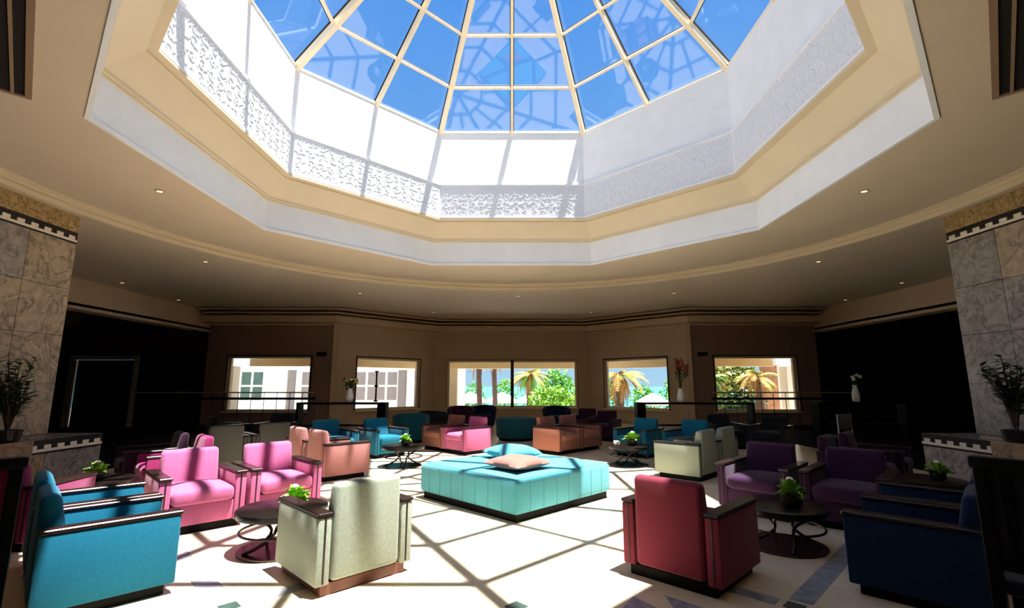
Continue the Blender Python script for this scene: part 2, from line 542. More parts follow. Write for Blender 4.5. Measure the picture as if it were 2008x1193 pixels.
# ---- skylight: ribs, rings, panes
sky = thing('window_1', 'octagonal pyramid skylight of blue glass panes in cream ribs', None)
sky['kind'] = 'structure'
APEX = Vector((CX, CY, 11.0))
BASEZ = 7.66
ov = [Vector((x, y, BASEZ)) for x, y in octo(A_IN + 0.085)]
base16 = []
for k in range(8):
    base16.append(ov[k]); base16.append((ov[k] + ov[(k + 1) % 8]) / 2)
TS = [0.0, 0.2, 0.4, 0.6, 0.8, 0.985]
def P16(k, t):
    return base16[k % 16].lerp(APEX, t)
def bar(p, q, w, d, up):
    """rectangular bar from p to q, width w, hanging depth d below the line"""
    p, q = Vector(p), Vector(q)
    t = (q - p).normalized()
    s = t.cross(up).normalized()
    u = s.cross(t).normalized()
    bm = bmesh.new()
    vs = []
    for c in (p, q):
        vs.append([bm.verts.new(c + s * (w / 2) * a + u * b) for a, b in ((-1, 0), (1, 0), (1, -d), (-1, -d))])
    a, b = vs
    bm.faces.new(a[::-1]); bm.faces.new(b)
    for i in range(4):
        bm.faces.new((a[i], a[(i + 1) % 4], b[(i + 1) % 4], b[i]))
    return bm
for k in range(16):
    main = k % 2 == 0
    w = 0.095 if main else 0.06
    t1 = 0.985 if main else 0.8
    o = obj('rib', finish(bar(P16(k, -0.005), P16(k, t1), w, 0.14, Vector((0, 0, 1))), 'rib', smooth=False), M_RIB, sky)
    obj('seal', finish(bar(P16(k, 0) + Vector((0, 0, 0.03)), P16(k, t1) + Vector((0, 0, 0.03)), w + 0.035, 0.03, Vector((0, 0, 1))), 'seal', smooth=False), M_SEAL, o)
for ti in range(5):
    t = TS[ti]
    for k in range(8):
        p, q = P16(2 * k, t), P16(2 * k + 2, t)
        m_ = (p + q) / 2
        up = (Vector((m_.x - CX, m_.y - CY, 0)).normalized() * 0.62 + Vector((0, 0, 0.78)))
        o = obj('ring_bar', finish(bar(p, q, 0.05 if ti else 0.09, 0.10, up), 'ring_bar', smooth=False), M_RIB, sky)
        obj('seal', finish(bar(p + up * 0.025, q + up * 0.025, 0.075, 0.024, up), 'seal', smooth=False), M_SEAL, o)
for ti in range(5):
    for k in range(16):
        bm = bmesh.new()
        pts = [P16(k, TS[ti]), P16(k + 1, TS[ti]), P16(k + 1, TS[ti + 1]), P16(k, TS[ti + 1])]
        bm.faces.new([bm.verts.new(p + Vector((0, 0, 0.012))) for p in pts])
        obj('pane', finish(bm, 'pane', smooth=False), M_GLASS, sky)
obj('apex_cap', finish(lathe([(0.0, -0.25), (0.14, -0.22), (0.2, -0.1), (0.16, 0.0), (0.0, 0.06)], 16), 'apex_cap'), M_RIB, sky, APEX)

# ---- ceiling grilles (long louvred vents parallel to the diagonal sides)
def grille(sx, label):
    g = thing('ceiling_vent', label, 'vent', (sx * 3.53, 3.09, Z_MID), 0)
    g.rotation_euler = (0, 0, R(225) if sx < 0 else R(-45))      # local x points outwards, y runs along
    L = 3.9
    o = obj('duct', finish(box(-0.0, 0.62, -L / 2, L / 2, -0.012, -0.004), 'duct', smooth=False), M_GRILLE, g)
    f = bmesh.new()
    add_box(f, -0.05, 0.0, -L / 2 - 0.05, L / 2 + 0.05, -0.03, 0.0)
    add_box(f, 0.62, 0.67, -L / 2 - 0.05, L / 2 + 0.05, -0.03, 0.0)
    add_box(f, 0.0, 0.62, -L / 2 - 0.05, -L / 2, -0.03, 0.0)
    add_box(f, 0.0, 0.62, L / 2, L / 2 + 0.05, -0.03, 0.0)
    obj('frame', finish(f, 'frame', smooth=False), M_SLAT, g)
    for i in range(5):
        x = 0.09 + i * 0.11
        obj('slat', finish(box(x - 0.012, x + 0.012, -L / 2, L / 2, -0.03, -0.012), 'slat', smooth=False), M_SLAT, g)
    return g
gl = grille(-1, 'long dark louvred ceiling vent at upper left')
gr_ = grille(1, 'long dark louvred ceiling vent at upper right')

# ---- far walls
WALL = [(-BX, 18.0), (-6.6, 18.0), (-3.4, 21.2), (3.4, 21.2), (6.6, 18.0), (BX, 18.0)]
WZ0, WZ1 = 0.55, 2.55
def wall_seg(name, p, q, u0, u1, m, win_no, mullion=False, label=None, glabel=None):
    """a wall from p to q (thickness going outwards, +y local), with one window from u0 to u1 along it"""
    p, q = Vector((p[0], p[1], 0)), Vector((q[0], q[1], 0))
    L = (q - p).length
    rz = math.atan2(q.y - p.y, q.x - p.x)
    bm = bmesh.new()
    T = 0.3
    add_box(bm, 0, u0, 0, T, 0, Z_OUT)
    add_box(bm, u1, L, 0, T, 0, Z_OUT)
    add_box(bm, u0, u1, 0, T, 0, WZ0)
    add_box(bm, u0, u1, 0, T, WZ1, Z_OUT)
    w = struct(name, finish(bm, name, smooth=False), m, label, p, (0, 0, rz))
    win = thing('window_%d' % win_no, glabel, None, p, rz)
    win['kind'] = 'structure'
    fr = bmesh.new()
    f = 0.07
    add_box(fr, u0, u0 + f, 0.10, 0.22, WZ0, WZ1)
    add_box(fr, u1 - f, u1, 0.10, 0.22, WZ0, WZ1)
    add_box(fr, u0 + f, u1 - f, 0.10, 0.22, WZ1 - f, WZ1)
    add_box(fr, u0 + f, u1 - f, 0.10, 0.22, WZ0, WZ0 + f)
    obj('window_frame', finish(fr, 'window_frame', smooth=False), M_CREAMFRAME, win)
    a = bmesh.new()
    add_box(a, u0 - 0.045, u0, -0.025, 0.0, WZ0, WZ1 + 0.05)
    add_box(a, u1, u1 + 0.045, -0.025, 0.0, WZ0, WZ1 + 0.05)
    add_box(a, u0, u1, -0.025, 0.0, WZ1, WZ1 + 0.05)
    obj('architrave', finish(a, 'architrave', smooth=False), M_DKFRAME if not mullion else M_BROWN, win)
    obj('window_sill', finish(box(u0 - 0.06, u1 + 0.06, -0.10, 0.10, WZ0 - 0.05, WZ0, 0.008, 1), 'sill'), M_CREAMFRAME, win)
    if mullion:
        c = (u0 + u1) / 2
        obj('mullion', finish(box(c - 0.07, c + 0.07, 0.02, 0.22, WZ0, WZ1), 'mullion', smooth=False), M_DKFRAME, win)
        panes = [(u0 + f, c - 0.07), (c + 0.07, u1 - f)]
    else:
        panes = [(u0 + f, u1 - f)]
    for a0, a1 in panes:
        obj('pane', finish(box(a0, a1, 0.155, 0.165, WZ0 + f, WZ1 - f), 'pane', smooth=False), M_WGLASS, win)
    return w
wall_seg('wall_far_left', WALL[0], WALL[1], 0.82, 3.88, M_BROWN, 2, False, 'brown far wall left of the bay', 'wide window in the brown wall left of the bay')
wall_seg('wall_bay_left', WALL[1], WALL[2], 0.95, 3.80, M_TAN, 3, False, 'tan slanted wall on the left of the bay', 'window in the left slanted wall of the bay')
wall_seg('wall_bay', WALL[2], WALL[3], 0.62, 6.20, M_TAN, 4, True, 'tan middle wall of the bay', 'wide two-pane window in the middle of the bay')
wall_seg('wall_bay_right', WALL[3], WALL[4], 0.72, 3.58, M_TAN, 5, False, 'tan slanted wall on the right of the bay', 'window in the right slanted wall of the bay')
wall_seg('wall_far_right', WALL[4], WALL[5], 0.86, 3.88, M_BROWN, 6, False, 'brown far wall right of the bay', 'wide window in the brown wall right of the bay')
# corner pilaster strips where the slanted walls start
for s, n in ((-1, 20), (1, 21)):
    struct('trim_%d' % n, finish(box(-0.09, 0.09, -0.06, 0.0, 0, 3.86), 'corner_strip', smooth=False), M_CORN,
           'vertical tan corner strip of the bay', (s * 6.55, 17.98, 0), (0, 0, R(22.5) * -s))
# cornice swept along the walls
def offset_path(path, d):
    out = []
    n = len(path)
    for i, p in enumerate(path):
        p = Vector(p)
        dirs = []
        if i > 0: dirs.append((p - Vector(path[i - 1])).normalized())
        if i < n - 1: dirs.append((Vector(path[i + 1]) - p).normalized())
        ns = [Vector((v.y, -v.x)) for v in dirs]
        if len(ns) == 1: out.append(p + ns[0] * d)
        else:
            b = (ns[0] + ns[1]).normalized()
            out.append(p + b * d / b.dot(ns[0]))
    return out
def sweep(path, prof):
    bm = bmesh.new()
    rows = []
    for off, z in prof:
        rows.append([bm.verts.new((v.x, v.y, z)) for v in offset_path(path, off)])
    for a, b in zip(rows, rows[1:]):
        for i in range(len(path) - 1):
            bm.faces.new((a[i], a[i + 1], b[i + 1], b[i]))
    return bm
struct('trim_4', finish(sweep(WALL, [(0.0, 3.70), (0.08, 3.70), (0.08, 3.75), (0.46, 3.78), (0.46, 3.98), (0.50, 3.985), (0.50, 4.01), (0.15, 4.01), (0.15, 4.08), (0.72, 4.08), (0.72, 4.105), (0.25, 4.105), (0.25, 4.19), (0.98, 4.19), (0.98, 4.215), (0.6, 4.215), (0.6, Z_OUT)]), 'cornice', smooth=False), M_CORN,
       'stepped tan cornice running along the far walls')

# ---- side beams, side rooms, back wall
for s, nm in ((-1, 'left'), (1, 'right')):
    bm = bmesh.new()
    x0, x1 = sorted((s * BX, s * (BX + 0.4)))
    add_box(bm, x0, x1, YB, 18.0, 3.52, Z_OUT)
    xa, xb = sorted((s * (BX - 0.06), s * (BX + 0.4)))
    add_box(bm, xa, xb, YB, 18.0, 3.44, 3.52)
    xa, xb = sorted((s * (BX - 0.03), s * BX))
    add_box(bm, xa, xb, YB, 18.0, 3.60, 3.63)
    struct('trim_%s_beam' % nm, finish(bm, 'beam', smooth=False), M_BEAM, 'long tan ceiling beam over the dark %s-hand opening' % nm)
    xa, xb = sorted((s * BX, s * 18.5))
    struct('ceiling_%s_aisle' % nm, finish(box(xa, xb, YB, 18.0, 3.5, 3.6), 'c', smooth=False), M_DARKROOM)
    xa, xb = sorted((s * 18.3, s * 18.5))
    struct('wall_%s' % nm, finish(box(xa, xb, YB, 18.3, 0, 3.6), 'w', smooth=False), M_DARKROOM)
# far wall of the aisles, left one with a doorway
bm = bmesh.new()
add_box(bm, -18.5, -16.3, 18.0, 18.3, 0, 3.6)
add_box(bm, -13.75, -BX, 18.0, 18.3, 0, 3.6)
add_box(bm, -16.3, -13.75, 18.0, 18.3, 2.5, 3.6)
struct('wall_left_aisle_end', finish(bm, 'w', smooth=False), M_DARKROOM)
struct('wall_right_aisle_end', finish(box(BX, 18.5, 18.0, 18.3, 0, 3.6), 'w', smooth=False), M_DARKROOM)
d = thing('door_1', 'dark doorway with a pale frame at far left', None, (-15.02, 18.0, 0))
d['kind'] = 'structure'
fr = bmesh.new()
add_box(fr, -1.28, -1.10, -0.05, 0.05, 0, 2.5); add_box(fr, 1.10, 1.28, -0.05, 0.05, 0, 2.5); add_box(fr, -1.28, 1.28, -0.05, 0.05, 2.42, 2.58)
obj('door_frame', finish(fr, 'door_frame', smooth=False), M_PALEM, d)
obj('doorway_shade', finish(box(-1.1, 1.1, 0.1, 0.15, 0, 2.42), 'doorway_shade', smooth=False), M_BLACK, d)  # flat black sheet stands in for the shade inside the doorway
struct('trim_5', finish(sweep([(-18.3, 18.0), (-BX, 18.0)], [(0, 2.75), (0.15, 2.78), (0.15, 2.9), (0.3, 2.92), (0.3, 3.06), (0.45, 3.08), (0.45, 3.24), (0.6, 3.26), (0.6, 3.5)]), 'c', smooth=False),
       mat('dark_brown_cornice', (70, 48, 42), 0.6, 0.1, 4), 'stepped dark brown cornice over the far left doorway')
struct('wall_back', finish(box(-18.5, 18.5, YB - 0.3, YB, 0, Z_OUT + 0.2), 'w', smooth=False), M_TAN)

# ---- marble piers with plinths
def slabs(root, x, y0, y1, z0, z1, s, ncol, nrow, mats):
    """marble slabs on the inward face of a pier"""
    dy, dz = (y1 - y0) / ncol, (z1 - z0) / nrow
    rnd = random.Random(int(z0 * 100) + ncol)
    for i in range(ncol):
        for j in range(nrow):
            me = finish(box(-0.02, 0.02, -dy / 2 + 0.003, dy / 2 - 0.003, -dz / 2 + 0.003, dz / 2 - 0.003, 0.003, 1), 'marble_slab', smooth=False)
            obj('marble_slab', me, mats[rnd.randrange(len(mats))], root, (x, y0 + dy * (i + 0.5), z0 + dz * (j + 0.5)))
def dentils(root, x, y0, y1, z0, s, h=0.19, xend=None):
    """black band with white blocks: s = inward direction"""
    b = bmesh.new()
    xa, xb = sorted((x, x + s * 0.035))
    add_box(b, xa, xb, y0, y1, z0, z0 + h * 0.14); add_box(b, xa, xb, y0, y1, z0 + h * 0.30, z0 + h)
    bd = obj('dentil_band', finish(b, 'dentil_band', smooth=False), M_DENTB, root)
    xa, xb = sorted((x, x + s * 0.04))
    obj('white_fillet', finish(box(xa, xb, y0, y1, z0 + h * 0.14, z0 + h * 0.34), 'white_fillet', smooth=False), M_DENTW, root)
    n = int((y1 - y0) / 0.2)
    st = (y1 - y0) / n
    me = finish(box(-0.012, 0.012, -0.055, 0.055, -h * 0.15, h * 0.15, 0.003, 1), 'dentil', smooth=False)
    me.materials.append(M_DENTW)
    for i in range(n):
        obj('dentil', me, None, root, (x + s * 0.036, y0 + st * (i + 0.5), z0 + h * 0.48))
for s, nm in ((-1, 'left'), (1, 'right')):
    fx = s * 7.2                                # inward face of the pier
    pier = thing('marble_pier', '%s marble-clad pier with black and white dentil bands' % nm, None, (0, 0, 0))
    pier['kind'] = 'structure'
    xa, xb = sorted((fx + s * 0.02, s * 9.0))
    obj('core', finish(box(xa, xb, 4.6, 7.72, 0.0, Z_OUT), 'core', smooth=False), M_MARBLE, pier)
    slabs(pier, fx, 4.6, 7.72, 0.76, 3.79, -s, 4, 4, [M_MARBLE, M_MARBLE2] if s < 0 else [M_MARBLE2, M_MARBLE])
    dentils(pier, fx + s * 0.02, 4.6, 7.72, 3.79, -s, 0.19)
    xa, xb = sorted((fx + s * 0.02, fx - s * 0.015))
    obj('carved_capital', finish(box(xa, xb, 4.6, 7.72, 3.98, Z_OUT), 'carved_capital', smooth=False), M_GOLD, pier)
    px = s * 6.95
    xa, xb = sorted((px + s * 0.02, s * 9.1))
    obj('plinth', finish(box(xa, xb, 4.5, 8.45, 0, 0.70), 'plinth', smooth=False), M_MARBLE2, pier)
    slabs(pier, px, 4.5, 8.45, 0.02, 0.50, -s, 4, 1, [M_MARBLE2, M_MARBLE3])
    dentils(pier, px + s * 0.01, 6.92, 8.45, 0.50, -s, 0.20)
    xa, xb = sorted((px - s * 0.05, s * 9.1))
    obj('stone_block', finish(box(*sorted((s * 6.58, s * 8.0)), 4.5, 6.9, 0.0, 0.74, 0.01, 1), 'stone_block', smooth=False), M_MARBLE3, pier)

# ================================================================== OUTSIDE
VER = offset_path(WALL, -3.0)
struct('terrace', finish(box(-30, 30, 18.2, 27.5, -0.4, -0.05), 'terrace', smooth=False), M_TERR, 'pale paved terrace outside the windows')
struct('garden_ground', finish(box(-80, 80, 27.5, 70, -2.0, -1.6), 'g', smooth=False), M_SAND, 'pale sandy garden beyond the terrace')
struct('sea', finish(box(-900, 900, 70, 2200, -7, -6.5), 'sea', smooth=False), M_SEA, 'turquoise sea beyond the garden')
# veranda: soffit + fascia beam + columns
bm = bmesh.new()
ip = [Vector((x, y)) for x, y in offset_path(WALL, -0.3)]
rows = [[bm.verts.new((v.x, v.y, 2.72)) for v in ip], [bm.verts.new((v.x, v.y, 2.72)) for v in VER], ]
for i in range(5):
    bm.faces.new((rows[0][i], rows[0][i + 1], rows[1][i + 1], rows[1][i]))
ver = struct('ceiling_veranda', finish(bm, 'v', smooth=False), M_EXTC, 'cream veranda soffit outside the windows')
obj('fascia_beam', finish(sweep(VER, [(0.0, 3.2), (0.0, 2.30), (-0.3, 2.30), (-0.3, 3.2)]), 'fascia_beam', smooth=False), M_EXTC, ver)
def column(x, y, label):
    c = thing('veranda_column', label, 'column', (x, y, 0), 0, 'white veranda columns')
    obj('shaft', finish(box(-0.28, 0.28, -0.28, 0.28, -0.05, 2.3, 0.02, 1), 'shaft'), M_EXT, c)
    obj('base', finish(box(-0.34, 0.34, -0.34, 0.34, -0.05, 0.2, 0.02, 1), 'base'), M_EXT, c)
column(-2.95, 24.25, 'white square veranda column at the left of the middle window')
column(-11.95, 20.75, 'white square veranda column behind the brown left wall window')
column(11.75, 20.75, 'white square veranda column behind the brown right wall window')

# white annexe on the left
b = thing('white_annexe', 'white building with shuttered windows and grey drapes, far left outside', 'building', (0, 30.0, 0))
wallm = bmesh.new()
add_box(wallm, -21, -2.9, 0, 0.4, -2.0, 5.0)
obj('wall', finish(wallm, 'wall', smooth=False), M_EXT, b)
for x in (-16.6, -12.9, -9.6, -8.4):
    f = obj('window', finish(box(x, x + 1.45, -0.04, 0.0, 0.5, 2.35), 'window', smooth=False), M_EXT, b)
    for (a0, a1) in ((0.08, 0.66), (0.80, 1.38)):
        for (c0, c1) in ((0.6, 1.38), (1.5, 2.28)):
            obj('pane', finish(box(x + a0, x + a1, -0.06, -0.03, c0, c1), 'pane', smooth=False), M_SHUT if x < -14 else M_DRAPE, f)
for x in (-13.6, -10.9, -6.9, -5.9):
    dr = bmesh.new()
    pts = [(x + 0.09 * i, -0.35 + 0.06 * (i % 2)) for i in range(7)]
    for z0, z1 in ((-0.5, 2.4),):
        vs0 = [dr.verts.new((p[0], p[1], z0)) for p in pts]; vs1 = [dr.verts.new((p[0], p[1], z1)) for p in pts]
        for i in range(6): dr.faces.new((vs0[i], vs0[i + 1], vs1[i + 1], vs1[i]))
    obj('drape', finish(dr, 'drape', 80), M_DRAPE, b)
wr = thing('white_garden_wall', 'white rendered garden wall with a brick pillar, far right outside', 'wall', (0, 27.2, 0))
obj('wall', finish(box(14.9, 22, 0, 0.4, -1.6, 4.5), 'wall', smooth=False), M_EXT, wr)
obj('pillar', finish(box(13.9, 14.6, -0.3, 0.3, -1.6, 2.6, 0.02, 1), 'pillar'), M_BRICK, wr)

# hedge, palms, bushes
def leaf_blob(n, rx, ry, rz, size, seed, droop=0.0):
    rnd = random.Random(seed)
    bm = bmesh.new()
    for i in range(n):
        while True:
            v = Vector((rnd.uniform(-1, 1), rnd.uniform(-1, 1), rnd.uniform(-1, 1)))
            if 0.35 < v.length < 1: break
        c = Vector((v.x * rx, v.y * ry, v.z * rz))
        a = Vector((rnd.gauss(0, 1), rnd.gauss(0, 1), rnd.gauss(0, 0.7) - droop)).normalized()
        n_ = Vector((rnd.gauss(0, 1), rnd.gauss(0, 1), rnd.gauss(0, 1) + 1)).normalized()
        s_ = a.cross(n_)
        if s_.length < 0.1: continue
        s_.normalize()
        l = size * rnd.uniform(0.7, 1.3)
        w = l * 0.32
        k = a.cross(s_) * l * 0.12
        q = [bm.verts.new(c), bm.verts.new(c + a * l * 0.5 + s_ * w), bm.verts.new(c + a * l + k), bm.verts.new(c + a * l * 0.5 - s_ * w)]
        bm.faces.new((q[0], q[1], q[2])); bm.faces.new((q[0], q[2], q[3]))
    return finish(bm, 'foliage', 20, False)
def bush(name, label, loc, rx, ry, rz, n, size, m, seed, cat='bush', group=None):
    t = thing(name, label, cat, loc, 0, group)
    tag(obj('foliage', leaf_blob(n, rx, ry, rz, size, seed), m, t, (0, 0, rz * 1.0)), kind='stuff')
    obj('stem', finish(tube([(0, 0, -0.1), (0.03, 0, rz * 0.9)], [0.05, 0.03], 6), 'stem'), M_TRUNK, t)
    return t
for i, x in enumerate((-5.8, -3.2, -0.6, 2.0, 6.0, 8.6, 11.2, 13.8)):
    bush('clipped_hedge', 'green hedge shrub seen through %s, %s' % (('the left pane of the middle window', ['leftmost in the row', 'second in the row', 'third in the row', 'fourth in the row'][i]) if i < 4 else
         ('the right slanted window', ['leftmost in the row', 'second in the row', 'third in the row', 'fourth in the row'][i - 4])),
         (x, 42 + 0.4 * (i % 2), -1.6), 1.12, 0.7, 1.62 + 0.1 * (i % 3), 700, 0.30, M_HEDGE, 50 + i, 'hedge', 'hedge shrubs beyond the parasols')
bush('flowering_bush', 'bright lime green bush outside the right pane of the middle window', (2.15, 26.4, -0.05), 1.35, 0.9, 0.72, 1500, 0.20, M_LEAF, 70)
bush('round_tree', 'rounded green treetop behind the lime bush', (3.6, 39.2, -1.6), 1.5, 1.0, 2.2, 1300, 0.34, M_HEDGE, 71, 'tree')
bush('agave_shrub', 'small spiky yellow-green shrub below the left brown wall window', (-7.6, 20.6, -0.05), 0.55, 0.5, 0.42, 260, 0.34, M_PALMF, 72)
bush('garden_tree', 'broad yellow-green tree filling the right brown wall window behind the palms', (15.9, 35.8, -1.6), 2.6, 1.3, 2.45, 2400, 0.42, M_PALMF, 74, 'tree')
bush('garden_shrub', 'dark green shrub under the palms outside the right brown wall window', (12.3, 26.4, -0.05), 1.2, 0.6, 0.65, 700, 0.28, M_LEAFD, 73)

def frond_mesh(L, droop, n=18, lw=0.42):
    bm = bmesh.new()
    pts = []
    for i in range(n + 1):
        t = i / n
        pts.append(Vector((L * t * (1 - 0.18 * t * droop), 0, L * (0.35 * t - droop * 0.75 * t * t))))
    add_tube(bm, pts[::3] + [pts[-1]], [0.03] * (len(pts[::3])) + [0.008], 4)
    for i in range(2, n + 1):
        p = pts[i]
        tan = (pts[i] - pts[i - 1]).normalized()
        ll = lw * (0.35 + 0.65 * math.sin(math.pi * min(1, 0.15 + 0.85 * i / n)))
        for s in (-1, 1):
            tip = p + tan * ll * 0.55 + Vector((0, s * ll * 0.8, -ll * 0.42))
            a = bm.verts.new(p); b = bm.verts.new(p + tan * 0.085 + Vector((0, s * 0.01, 0))); c = bm.verts.new(tip)
            mid = bm.verts.new((p + tip) / 2 + tan * 0.06)
            bm.faces.new((a, b, mid)); bm.faces.new((a, mid, c))
    return finish(bm, 'frond', 20, False)
FR1, FR2, FR3 = frond_mesh(1.9, 0.7), frond_mesh(1.9, 0.7), frond_mesh(1.7, 1.5)
FR1.materials.append(M_PALMF); FR2.materials.append(M_PALMO); FR3.materials.append(M_PALMO)
FR4 = frond_mesh(1.8, 1.0); FR4.materials.append(M_HEDGE)
def palm(label, x, y, z0, h, r, meshes, n, sc, seed):
    rnd = random.Random(seed)
    t = thing('palm_tree', label, 'palm tree', (x, y, z0), 0, 'palms outside the windows')
    obj('trunk', finish(tube([(0, 0, -0.1), (0.04, 0, h * 0.4), (-0.03, 0.02, h * 0.75), (0, 0, h)], [r * 1.25, r, r * 0.95, r * 1.15], 10), 'trunk'), M_TRUNK, t)
    for i in range(n):
        o = obj('frond', meshes[i % len(meshes)], None, t, (0, 0, h - 0.05), (0, rnd.uniform(-0.45, 0.55), 2 * math.pi * i / n + rnd.uniform(-0.2, 0.2)))
        s_ = sc * rnd.uniform(0.8, 1.15)
        o.scale = (s_, s_, s_)
    return t
palm('slim palm nearest the left column, seen through the left pane', -2.0, 30.0, -1.6, 4.7, 0.17, [FR2, FR3], 13, 0.62, 1)
palm('slim palm beside the middle mullion, seen through the left pane', -1.15, 32.6, -1.6, 4.9, 0.17, [FR2, FR1, FR3], 13, 0.62, 2)
palm('short bushy palm with orange fronds beside the mullion, right pane', 1.05, 29.0, -1.6, 3.75, 0.20, [FR2, FR1, FR3, FR4], 34, 0.72, 3)
palm('drooping yellow palm outside the right slanted window', 5.75, 26.4, -0.05, 2.05, 0.2, [FR3, FR1, FR3, FR2], 44, 0.85, 4)
palm('leafy palm at the left of the right brown wall window', 9.75, 24.4, -0.05, 1.85, 0.2, [FR1, FR3, FR4], 34, 0.60, 5)
palm('leafy palm in the middle of the right brown wall window', 12.3, 24.6, -0.05, 2.0, 0.2, [FR1, FR3, FR2], 34, 0.60, 6)

def parasol(label, x, y, z0, top):
    t = thing('garden_parasol', label, 'parasol', (x, y, z0), random.uniform(0, 1), 'white garden parasols')
    obj('pole', finish(tube([(0, 0, -0.05), (0, 0, top - z0 - 0.05)], 0.03, 8), 'pole'), M_PALEM, t)
    obj('canopy', finish(lathe([(1.1, top - z0 - 0.75), (1.08, top - z0 - 0.55), (0.6, top - z0 - 0.25), (0.05, top - z0), (0, top - z0 + 0.03)], 8), 'canopy', 20), M_CANV, t)
pl = [(-5.2, 35.4, 'leftmost'), (-2.95, 35.4, 'second from left'), (-0.72, 35.4, 'third from left'), (1.5, 35.4, 'fourth from left')]
for x, y, w in pl:
    parasol('white garden parasol outside the middle window, %s of four' % w, x, y, -1.6, 1.0)
for x, y, w in ((9.4, 33.0, 'left'), (11.9, 33.0, 'right')):
    parasol('white garden parasol outside the right slanted window, %s of two' % w, x, y, -1.6, 0.95)

# ================================================================== FURNITURE
def make_armchair(fab, cap=M_WOOD, plinth=M_BLACKW):
    """box armchair, faces local +Y, footprint 0.80 x 0.80"""
    t = thing('armchair', 'x', 'armchair', (0, 0, 0), 0, 'lounge armchairs')
    obj('base_plinth', finish(box(-0.35, 0.35, -0.37, 0.33, 0.0, 0.085, 0.006, 1), 'base_plinth'), plinth, t)
    obj('seat_rail', finish(box(-0.29, 0.29, -0.22, 0.375, 0.085, 0.285, 0.012, 2), 'seat_rail'), fab, t)
    # seat cushion, domed and overhanging at the front
    bm = box(-0.285, 0.285, -0.24, 0.42, 0.285, 0.43, 0.045, 3)
    bmesh.ops.subdivide_edges(bm, edges=[e for e in bm.edges if e.calc_length() > 0.3], cuts=4, use_grid_fill=True)
    for v in bm.verts:
        if v.co.z > 0.36:
            v.co.z += 0.035 * max(0, 1 - (v.co.x / 0.29) ** 2) * max(0, 1 - ((v.co.y - 0.09) / 0.34) ** 2)
    obj('seat_cushion', finish(bm, 'seat_cushion', 60), fab, t)
    # reclined back, running down to the plinth behind
    bm = box(-0.283, 0.283, -0.40, -0.22, 0.085, 0.775, 0.04, 3)
    for v in bm.verts:
        k = max(0, (v.co.z - 0.40) / 0.37)
        if v.co.y > -0.3: v.co.y += 0.05 - 0.13 * k
    obj('backrest', finish(bm, 'backrest', 60), fab, t)
    for s in (-1, 1):
        x0, x1 = sorted((s * 0.295, s * 0.40))
        a = obj('arm', finish(box(x0, x1, -0.39, 0.385, 0.075, 0.545, 0.012, 2), 'arm'), fab, t)
        obj('arm_cap', finish(box(x0 - 0.004, x1 + 0.004, -0.395, 0.395, 0.547, 0.575, 0.006, 1), 'arm_cap'), cap, a)
        for yy in (-0.392, 0.387):
            xm = s * 0.345
            obj('seam_strip', finish(box(xm - 0.006, xm + 0.006, yy - 0.003, yy + 0.003, 0.09, 0.54), 'seam_strip', smooth=False), cap, a)
    return t
PROTO = {}
def armchair(fab, x, y, f, label, group, plinth=M_BLACKW, sub=None):
    key = (fab.name, plinth.name)
    if key not in PROTO:
        PROTO[key] = make_armchair(fab, M_WOOD, plinth)
        o = PROTO[key]
    else:
        o = copy_tree(PROTO[key])
    o.location = (x, y, 0)
    o.rotation_euler = (0, 0, face_rot(*f))
    tag(o, label, 'armchair', group)
    return o
D = 0.7071
G1, G2, G3, G4 = 'left front seating group', 'right front seating group', 'left rear seating group', 'right rear seating group'
armchair(F_SAGE, -1.39, 4.27, (-D, D), 'sage grey armchair seen from behind, in the left foreground', G1, M_WOODR)
armchair(F_RED, 1.47, 4.24, (D, D), 'crimson armchair seen from behind, in the right foreground', G2)
armchair(F_BLUE, -3.02, 3.84, (D, D), 'blue armchair in the left foreground, nearest the camera', G1)
armchair(F_BLUE, -3.60, 4.41, (D, D), 'blue armchair at left, behind the nearest blue one', G1)
armchair(F_NAVY, 3.02, 3.84, (-D, D), 'dark blue armchair in the right foreground, nearest the camera', G2)
armchair(F_NAVY, 3.60, 4.41, (-D, D), 'dark blue armchair at right, behind the nearest dark blue one', G2)
armchair(F_PINK, -3.48, 5.58, (D, -D), 'pink armchair at left, directly behind the blue armchairs', G1)
armchair(F_PINK, -2.88, 6.18, (D, -D), 'pink armchair at left, behind the sage grey armchair', G1)
armchair(F_PURPLE, 3.05, 6.15, (-D, -D), 'purple armchair at right with its seat edge in the sun', G2)
armchair(F_PURPLE, 3.72, 5.58, (-D, -D), 'purple armchair at right in deep shade, behind the plant', G2)
armchair(F_ROSE, -2.94, 8.45, (D, D), 'dusty rose armchair left of the square ottoman, nearer of the pair', G3)
armchair(F_ROSE, -3.52, 9.03, (D, D), 'dusty rose armchair left of the square ottoman, farther of the pair', G3)
armchair(F_SAGE, 2.94, 8.45, (-D, D), 'sage grey armchair right of the square ottoman, nearer of the pair', G4)
armchair(F_SAGE, 3.52, 9.03, (-D, D), 'sage grey armchair right of the square ottoman, farther of the pair', G4)
armchair(F_BLUE, -2.80, 10.85, (D, -D), 'blue armchair in the left rear group, sunlit seat beside the plant table', G3)
armchair(F_BLUE, -3.72, 10.35, (D, -D), 'blue armchair in the left rear group, behind the dusty rose pair', G3)
armchair(F_BLUE, 2.75, 10.85, (-D, -D), 'blue armchair in the right rear group, beside the plant table', G4)
armchair(F_BLUE, 3.65, 10.35, (-D, -D), 'blue armchair in the right rear group, behind the sage grey pair', G4)
armchair(F_PINK, -1.03, 11.37, (-D, -D), 'pink armchair behind the square ottoman, left of centre', G3)
armchair(F_BROWN, -1.60, 11.95, (-D, -D), 'salmon brown armchair to the left of the pink one behind the ottoman', G3)
armchair(F_BROWN, 1.03, 11.37, (D, -D), 'salmon brown armchair behind the ottoman, right of centre, nearer', G4)
